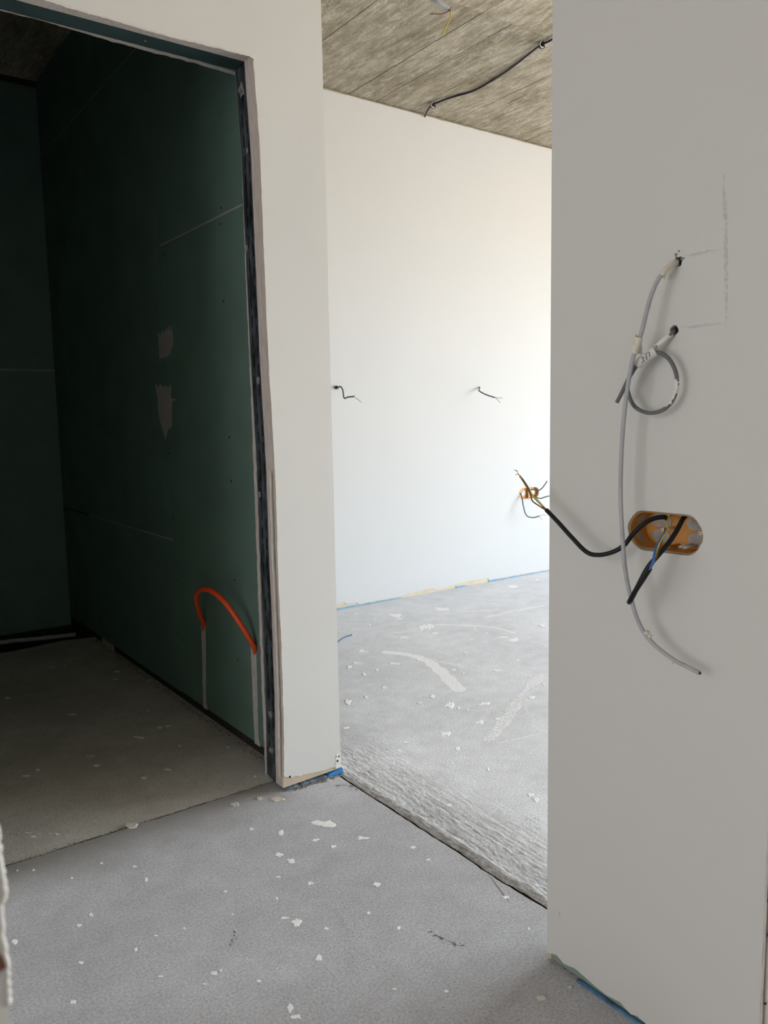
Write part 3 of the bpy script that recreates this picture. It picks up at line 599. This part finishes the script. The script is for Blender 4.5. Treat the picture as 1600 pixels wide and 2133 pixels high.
strip_on('floor_crack', [fl(*p) for p in [(1018, 1822), (1035, 1845), (1050, 1865), (1062, 1880)]], 0.003, 'z', 0.0, M['clay'], floor, th=-0.0002)

# ================================================================ LOOSE THINGS
def chip(px, py, wpx, hpx, label, z=0.0, group=None):
    o = blob(px, py, wpx, hpx, None, z=z + 0.0006, m='chip', name='plaster_chip', th=0.0018, jg=0.6, n_=13)
    return tag(o, label, 'plaster chip', group)
chip(275, 1719, 32, 12, 'broad beige plaster flake lying across the doorway joint', 0)
chip(491, 1675, 18, 8, 'flat plaster chip on the doorway sill, left of the narrow one')
chip(541, 1662, 15, 9, 'narrow plaster chip on the doorway sill nearest the jamb')
chip(578, 1664, 26, 10, 'white plaster lump at the foot of the jamb corner')
chip(685, 1626, 10, 5, 'small white chip against the blue strip of the wall end')
chip(188, 1575, 20, 8, 'grey plaster flake on the dark room floor, left of the orange pipe', -0.005)
chip(393, 1498, 8, 9, 'small pale chip on the dark room floor near the green wall', -0.005)
chip(1128, 2079, 22, 9, 'diamond shaped cream chip on the shaded floor by the right wall')
chip(1188, 2057, 9, 4, 'tiny cream chip on the shaded floor just off the right wall')

def ptsx(lst): return [at('x', XR - d, px, py) for px, py, d in lst]
# --- long grey cable on right wall
c = root('wall_cable', (0, 0, 0), 'long light grey cable hanging from the upper hole of the right wall', 'cable')
tube('jacket', ptsx([(1420, 540, -.03), (1411, 545, -.004), (1400, 551, .012), (1386, 563, .025), (1368, 588, .035), (1352, 630, .04), (1337, 690, .045), (1319, 745, .05), (1307, 810, .05), (1299, 880, .05), (1294, 960, .05), (1293, 1040, .05), (1297, 1120, .055), (1303, 1190, .055), (1317, 1256, .052), (1335, 1306, .045), (1360, 1340, .04), (1400, 1372, .035), (1430, 1388, .03), (1457, 1402, .03)]), 0.0037, M['grey_cable'], c)
tube('cable_core', ptsx([(1455, 1401, .03), (1460, 1403, .03)]), 0.0018, M['ink'], c, sub=1)
tube('tape_sleeve', ptsx([(1409, 547, 0), (1400, 551, .012), (1386, 563, .025), (1378, 574, .03)]), 0.0052, M['tape'], c)
tube('tape_sleeve', ptsx([(1331, 703, .047), (1325, 722, .049), (1320, 736, .050)]), 0.0068, M['tape'], c)
def flap(pts, m, parent, name='tape_flap', th=0.0004):
    bm = bmesh.new(); P1 = [Vector(p) for p in pts]; off = Vector((-th, 0, 0))
    a_ = [bm.verts.new(p) for p in P1]; b_ = [bm.verts.new(p + off) for p in P1]
    bm.faces.new(a_); bm.faces.new(b_[::-1])
    for i in range(len(a_)): j = (i + 1) % len(a_); bm.faces.new((a_[i], a_[j], b_[j], b_[i]))
    return link(name, bm, m, parent)
flap(ptsx([(1376, 565, .024), (1389, 561, .02), (1388, 572, .014), (1385, 583, .01), (1379, 577, .014)]), M['tape'], c)
flap(ptsx([(1325, 697, .046), (1336, 706, .042), (1338, 725, .036), (1338, 739, .034), (1325, 735, .04), (1321, 725, .046)]), M['tape'], c)
flap(ptsx([(1312, 710, .052), (1325, 694, .050), (1322, 718, .056), (1317, 717, .058)]), M['tape'], c)
for px, py, s, d in ((1355, 622, 5, .038), (1352, 638, 4, .038), (1347, 1318, 7, .043), (1354, 1325, 6, .042), (1400, 1378, 5, .036), (1322, 1275, 4, .05)):
    q = at('x', XR - d, px, py); bm = bmesh.new(); bmesh.ops.create_icosphere(bm, subdivisions=2, radius=s * 0.0007, matrix=Matrix.Translation(q))
    for v in bm.verts: v.co += Vector([random.uniform(-1, 1) for _ in range(3)]) * 0.0008
    link('plaster_lump', bm, M['tape'], c, smooth=True)
# --- coiled dark grey cable
c = root('coiled_cable', (0, 0, 0), 'dark grey cable coiled in a single loop below white marked tape', 'cable')
tube('jacket', ptsx([(1408, 682, -.03), (1403, 692, .002), (1385, 706, .015), (1364, 726, .022), (1343, 743, .026), (1325, 759, .028), (1312, 785, .028), (1308, 812, .027), (1320, 844, .026), (1345, 859, .025), (1374, 857, .024), (1397, 840, .023), (1409, 812, .022), (1409, 780, .022), (1397, 752, .023), (1380, 737, .025), (1365, 735, .028), (1345, 744, .033), (1328, 760, .036), (1310, 788, .038), (1297, 815, .038), (1285, 838, .038)]), 0.0034, M['darkgrey_cable'], c, sub=8)
t = tube('marking_tape', ptsx([(1366, 731, .026), (1352, 740, .030), (1338, 750, .031), (1327, 761, .033)]), 0.0082, M['tape_white'], c)
tube('tape_sleeve', ptsx([(1399, 696, .006), (1385, 706, .015), (1364, 726, .022)]), 0.0045, M['tape_white'], c)
def ink(pl, d): tube('ink_mark', ptsx([(x, y, d) for x, y in pl]), 0.0007, M['ink'], t, sub=1, seg=5)
ink([(1348, 749), (1345, 737), (1352, 733), (1354, 743)], .0415)
ink([(1336, 745), (1341, 744), (1339, 749), (1342, 752), (1337, 755)], .0415)
ink([(1364, 721), (1368, 720), (1367, 725)], .0275)
tube('plaster_crust', ptsx([(1410, 790, .022), (1409, 812, .022), (1399, 836, .023), (1388, 848, .023)]), 0.0037, M['tape_white'], c, rad=lambda t_: 0.0036 + 0.0006 * noise.noise(Vector((t_ * 30, 0, 0))))

# --- twin wall box
bxr = root('wall_box', (0, 0, 0), 'amber double electrical box sunk in the right wall', 'electrical box')
def cup(name, loop, axis, v0, v1, m, parent):
    """open cup: rim at v0, floor at v1"""
    a_, b_, c_ = AX[axis]; bm = bmesh.new()
    def P(u, v, h): q = [0, 0, 0]; q[a_] = u; q[b_] = v; q[c_] = h; return q
    cu = sum(p[0] for p in loop) / len(loop); cv = sum(p[1] for p in loop) / len(loop)
    r0 = [bm.verts.new(P(u, v, v0)) for u, v in loop]; r1 = [bm.verts.new(P(cu + (u - cu) * 0.97, cv + (v - cv) * 0.94, v1)) for u, v in loop]
    r2 = [bm.verts.new(P(cu + (u - cu) * 1.02, cv + (v - cv) * 1.04, v0)) for u, v in loop]; r3 = [bm.verts.new(P(cu + (u - cu) * 1.0, cv + (v - cv) * 1.0, v1 + (0.002 if v1 > v0 else -0.002))) for u, v in loop]
    n_ = len(loop)
    for i in range(n_):
        j = (i + 1) % n_
        bm.faces.new((r0[i], r0[j], r1[j], r1[i])); bm.faces.new((r2[i], r2[j], r0[j], r0[i])); bm.faces.new((r2[i], r3[i], r3[j], r2[j]))
    bm.faces.new(r1); bm.faces.new(r3[::-1]); return link(name, bm, m, parent)
D = 0.046
cup('box_shell', stadium(BY, BZ, 0.143, 0.032, 16), 'x', XR + 0.004, XR + D, M['orange_box'], bxr)
# waist ribs between the two cups
for zz in (BZ + 0.028, BZ - 0.028): box('waist_rib', XR + 0.012, XR + D, BY - 0.003, BY + 0.003, min(zz, zz), zz + 0.004, M['orange_box'], bxr)
for yy in (BY - 0.036, BY + 0.036):
    for zz, L in ((BZ + 0.014, 0.042), (BZ - 0.014, 0.036)):
        slab('blanking_disc', stadium(yy, zz, L, 0.0115, 8), 'x', XR + D - 0.0012, XR + D - 0.0002, M['membrane'], bxr)
# knock-outs in the side wall of the cup (end facing the room)
for a0 in (math.radians(-35), math.radians(35), math.radians(180 - 35), math.radians(180 + 35)):
    cy_ = BY + (0.0395 if abs(math.cos(a0)) and math.cos(a0) > 0 else -0.0395); rr = 0.0308
    bm = bmesh.new(); pts = [(0.026 + 0.010 * math.cos(k * math.pi / 6), a0 + 0.32 * math.sin(k * math.pi / 6)) for k in range(12)]
    bm.faces.new([bm.verts.new((XR + dx, cy_ + rr * math.cos(a1), BZ + rr * 0.985 * math.sin(a1))) for dx, a1 in pts])
    link('blanking_disc', bm, M['membrane'], bxr)
for y_, z_, s in ((*Rw(1375, 1104), 1), (*Rw(1453, 1112), 1), (*Rw(1411, 1140), .8), (*Rw(1419, 1142), .8)):
    o = tube('screw_post', [(XR + 0.006, y_, z_), (XR + 0.044, y_, z_)], 0.0028 * s, M['white_plastic'], bxr, sub=1, seg=12)
    tube('screw_bore', [(XR + 0.0055, y_, z_), (XR + 0.0065, y_, z_)], 0.0012 * s, M['ink'], o, sub=1, seg=8)
def cabl(name, label, jacket, wires, r=0.0042, m='black'):
    c = root(name, (0, 0, 0), label, 'cable'); tube('jacket', ptsx(jacket), r, M[m], c, sub=8)
    for mm, pl, rr in wires: tube('bare_end' if mm == 'copper' else 'wire', ptsx(pl), rr, M[mm], c, sub=6, seg=8)
    return c
cabl('power_cable', 'black cable reaching left from the amber box past the wall edge',
     [(1389, 1080, -.02), (1383, 1077, -.008), (1362, 1080, .006), (1340, 1092, .020), (1318, 1113, .030), (1300, 1136, .036), (1276, 1150, .042), (1246, 1156, .048), (1221, 1149, .05), (1190, 1118, .05), (1163, 1088, .05), (1138, 1062, .05)],
     [('w_brown', [(1141, 1065, .05), (1124, 1048, .051), (1110, 1033, .051), (1098, 1012, .05), (1090, 1000, .05), (1083, 991, .05)], .0015),
      ('w_yellow', [(1141, 1065, .049), (1120, 1042, .052), (1106, 1028, .054), (1097, 1014, .054), (1089, 1001, .053), (1083, 993, .052)], .0015),
      ('w_brown', [(1141, 1065, .051), (1119, 1051, .055), (1109, 1043, .056), (1105, 1030, .056), (1095, 1009, .056), (1087, 997, .054)], .0014),
      ('copper', [(1084, 993, .05), (1080, 987, .05), (1076, 979, .05)], .0006), ('copper', [(1083, 992, .051), (1079, 988, .051), (1074, 989, .051)], .0006), ('copper', [(1077, 982, .052), (1074, 980, .052), (1071, 979, .052)], .0006)])
cabl('folded_cable', 'black cable folded back on itself below the amber box, coloured wires showing',
     [(1428, 1075, -.03), (1422, 1082, -.006), (1410, 1105, .012), (1392, 1132, .03), (1370, 1158, .045), (1350, 1182, .055), (1332, 1215, .062), (1318, 1243, .066), (1311, 1254, .072), (1313, 1250, .082), (1325, 1229, .086), (1340, 1206, .086), (1354, 1184, .086)],
     [('w_blue', [(1352, 1187, .086), (1359, 1172, .086), (1362, 1157, .082), (1366, 1142, .075), (1376, 1124, .062), (1384, 1110, .045)], .0016),
      ('w_blue', [(1353, 1187, .089), (1362, 1170, .088), (1364, 1155, .085), (1367, 1140, .078), (1374, 1126, .066), (1381, 1114, .05)], .0016),
      ('w_yellow', [(1352, 1187, .084), (1363, 1165, .083), (1369, 1145, .078), (1376, 1128, .066), (1386, 1112, .045), (1387, 1103, .02), (1384, 1100, .0)], .0014),
      ('w_brown', [(1353, 1187, .083), (1366, 1165, .08), (1372, 1146, .075), (1377, 1132, .065), (1383, 1112, .045), (1386, 1100, .02)], .0015),
      ('w_yellow', [(1384, 1100, .0), (1386, 1106, .012), (1389, 1098, .01), (1391, 1085, -.004), (1394, 1076, -.014)], .0013)])

# --- cables and box on the far wall
def ptsf(lst): return [at('y', YF - d, px, py) for px, py, d in lst]
def farc(label, jacket, wires, m='slate_cable', r=0.0044):
    c = root('far_wall_cable', (0, 0, 0), label, 'cable'); tube('jacket', ptsf(jacket), r, M[m], c)
    for pl in wires: tube('wire', ptsf(pl), 0.0016, M['copper'], c, seg=6)
    return c
o = farc('short grey cable on the far wall, nearest the doorway stub, bent in a zigzag', [(701, 807, -.003), (705, 807, .03), (709, 805, .05), (714, 812, .07), (717, 829, .09), (725, 827, .12), (738, 826, .15)], [[(737, 826, .15), (745, 832, .17), (753, 838, .19)], [(737, 826, .15), (739, 822, .155)]], m='darkgrey_cable')
tube('end_plug', ptsf([(701, 807, 0), (702, 807, .012)]), 0.010, M['ink'], o, sub=1)
farc('short grey cable drooping right from the middle of the far wall', [(999, 806, -.003), (999, 810, .02), (998, 814, .04), (1010, 821, .08), (1021, 825, .11), (1031, 828, .14)], [[(1031, 828, .14), (1040, 829, .16), (1047, 829, .18)], [(1031, 828, .14), (1037, 833, .16), (1042, 839, .17)]])
bf_ = root('wall_box', (0, 0, 0), 'small amber twin box low on the far wall beside the wall edge', 'electrical box')
cup('box_shell', stadium(bx[0], bx[1], 0.198, 0.037, 12), 'y', YF + 0.003, YF + 0.021, M['orange_box'], bf_)
for s in (-0.048, 0.048):
    slab('blanking_disc', circ(bx[0] + s + 0.01, bx[1], 0.020, 12), 'y', YF + 0.0185, YF + 0.0205, M['conduit'], bf_)
slab('waist_rib', [(bx[0] - 0.003, bx[1] - 0.034), (bx[0] + 0.003, bx[1] - 0.034), (bx[0] + 0.003, bx[1] + 0.034), (bx[0] - 0.003, bx[1] + 0.034)], 'y', YF + 0.004, YF + 0.02, M['orange_box'], bf_)
farc('grey cable curling up from the right side of the far amber box', [(1107, 1020, -.015), (1113, 1020, .02), (1120, 1022, .04), (1128, 1018, .07), (1134, 1011, .09), (1140, 1002, .1)], [])
farc('grey cable running right from the bottom of the far amber box', [(1106, 1029, -.015), (1112, 1032, .02), (1120, 1037, .05), (1128, 1038, .07), (1136, 1035, .09), (1146, 1033, .1)], [])
farc('grey cable drooping in an L below the far amber box', [(1084, 1028, -.015), (1087, 1035, .02), (1090, 1052, .05), (1094, 1068, .07), (1100, 1076, .08), (1112, 1078, .1), (1123, 1075, .12)], [[(1123, 1075, .12), (1130, 1073, .13), (1137, 1073, .14)], [(1123, 1075, .12), (1127, 1080, .12), (1130, 1084, .12)]])
# blue wire end on the floor behind the stub wall
tag(tube('loose_wire', [at('z', 0.012, 690, 1345), at('z', 0.012, 706, 1335), at('z', 0.014, 716, 1328), at('z', 0.005, 733, 1322)], 0.0034, M['slate_blue']), 'blue wire end on the floor just behind the stub wall', 'wire')

# --- ceiling cable and conduit
cc_ = root('ceiling_cable', (0, 0, 0), 'thin black cable clipped diagonally across the concrete ceiling', 'cable')
def ptsz(lst): return [at('z', ZC - d, px, py) for px, py, d in lst]
tube('jacket', [at('y', YF - 0.004, 885, 243)] + ptsz([(888, 236, .02), (894, 225, .02), (902, 218, .018), (925, 208, .012), (950, 200, .008), (985, 190, .008), (1015, 174, .008), (1050, 152, .008), (1080, 130, .008), (1110, 106, .010), (1128, 93, .014), (1147, 84, .010), (1180, 62, .008)]), 0.0052, M['navy'], cc_)
for px, py in ((902, 218), (1129, 92)):
    q = at('z', ZC - 0.016, px, py); k = bpy.data.objects.new('cable_clip', None)
    bm = bmesh.new(); bmesh.ops.create_cone(bm, cap_ends=True, segments=12, radius1=0.016, radius2=0.011, depth=0.03, matrix=Matrix.Translation(q + Vector((0.008, 0.008, 0.004))))
    k = link('cable_clip', bm, M['black'], cc_); tube('clip_ring', [q + Vector((math.cos(a_) * 0.014, 0.0, math.sin(a_) * 0.013 - 0.002)) for a_ in np.linspace(0, 2 * math.pi, 13)], 0.0022, M['white_plastic'], k, sub=1, seg=6)
c = root('ceiling_conduit', (0, 0, 0), 'pale grey conduit stub with bare wires hanging from the ceiling', 'conduit')
pc = ptsz([(880, -30, 0.0), (895, -6, .02), (912, 4, .04), (936, 19, .06)])
tube('conduit_tube', pc, 0.011, M['conduit'], c, sub=16, seg=12, rad=lambda t: 0.0105 + 0.0012 * math.sin(t * 150))
tube('conduit_mouth', [pc[-1], pc[-1] + (pc[-1] - pc[-2]).normalized() * 0.004], 0.0112, M['w_brown'], c, sub=1)
tube('wire', ptsz([(934, 18, .06), (934, 24, .075), (920, 29, .09), (898, 29, .10)]), 0.0026, M['w_brown'], c)
tube('wire', ptsz([(936, 19, .06), (939, 24, .08), (936, 42, .13), (928, 60, .17), (921, 76, .20)]), 0.0026, M['w_yellow'], c)

# --- orange pipe loop in the dark room
c = root('heating_pipe', (0, 0, 0), 'orange red plastic pipe arching out of the green board wall', 'pipe')
tube('pipe_loop', [at('x', XG - d, px, py) for px, py, d in [(427, 1318, -.010), (424, 1299, .006), (416, 1278, .035), (410, 1255, .060), (411, 1236, .078), (424, 1227, .088), (444, 1233, .088), (468, 1254, .078), (493, 1288, .058), (514, 1320, .034), (529, 1346, .010), (534, 1362, -.008)]], 0.0092, M['orange_pipe'], c, sub=8, seg=14)
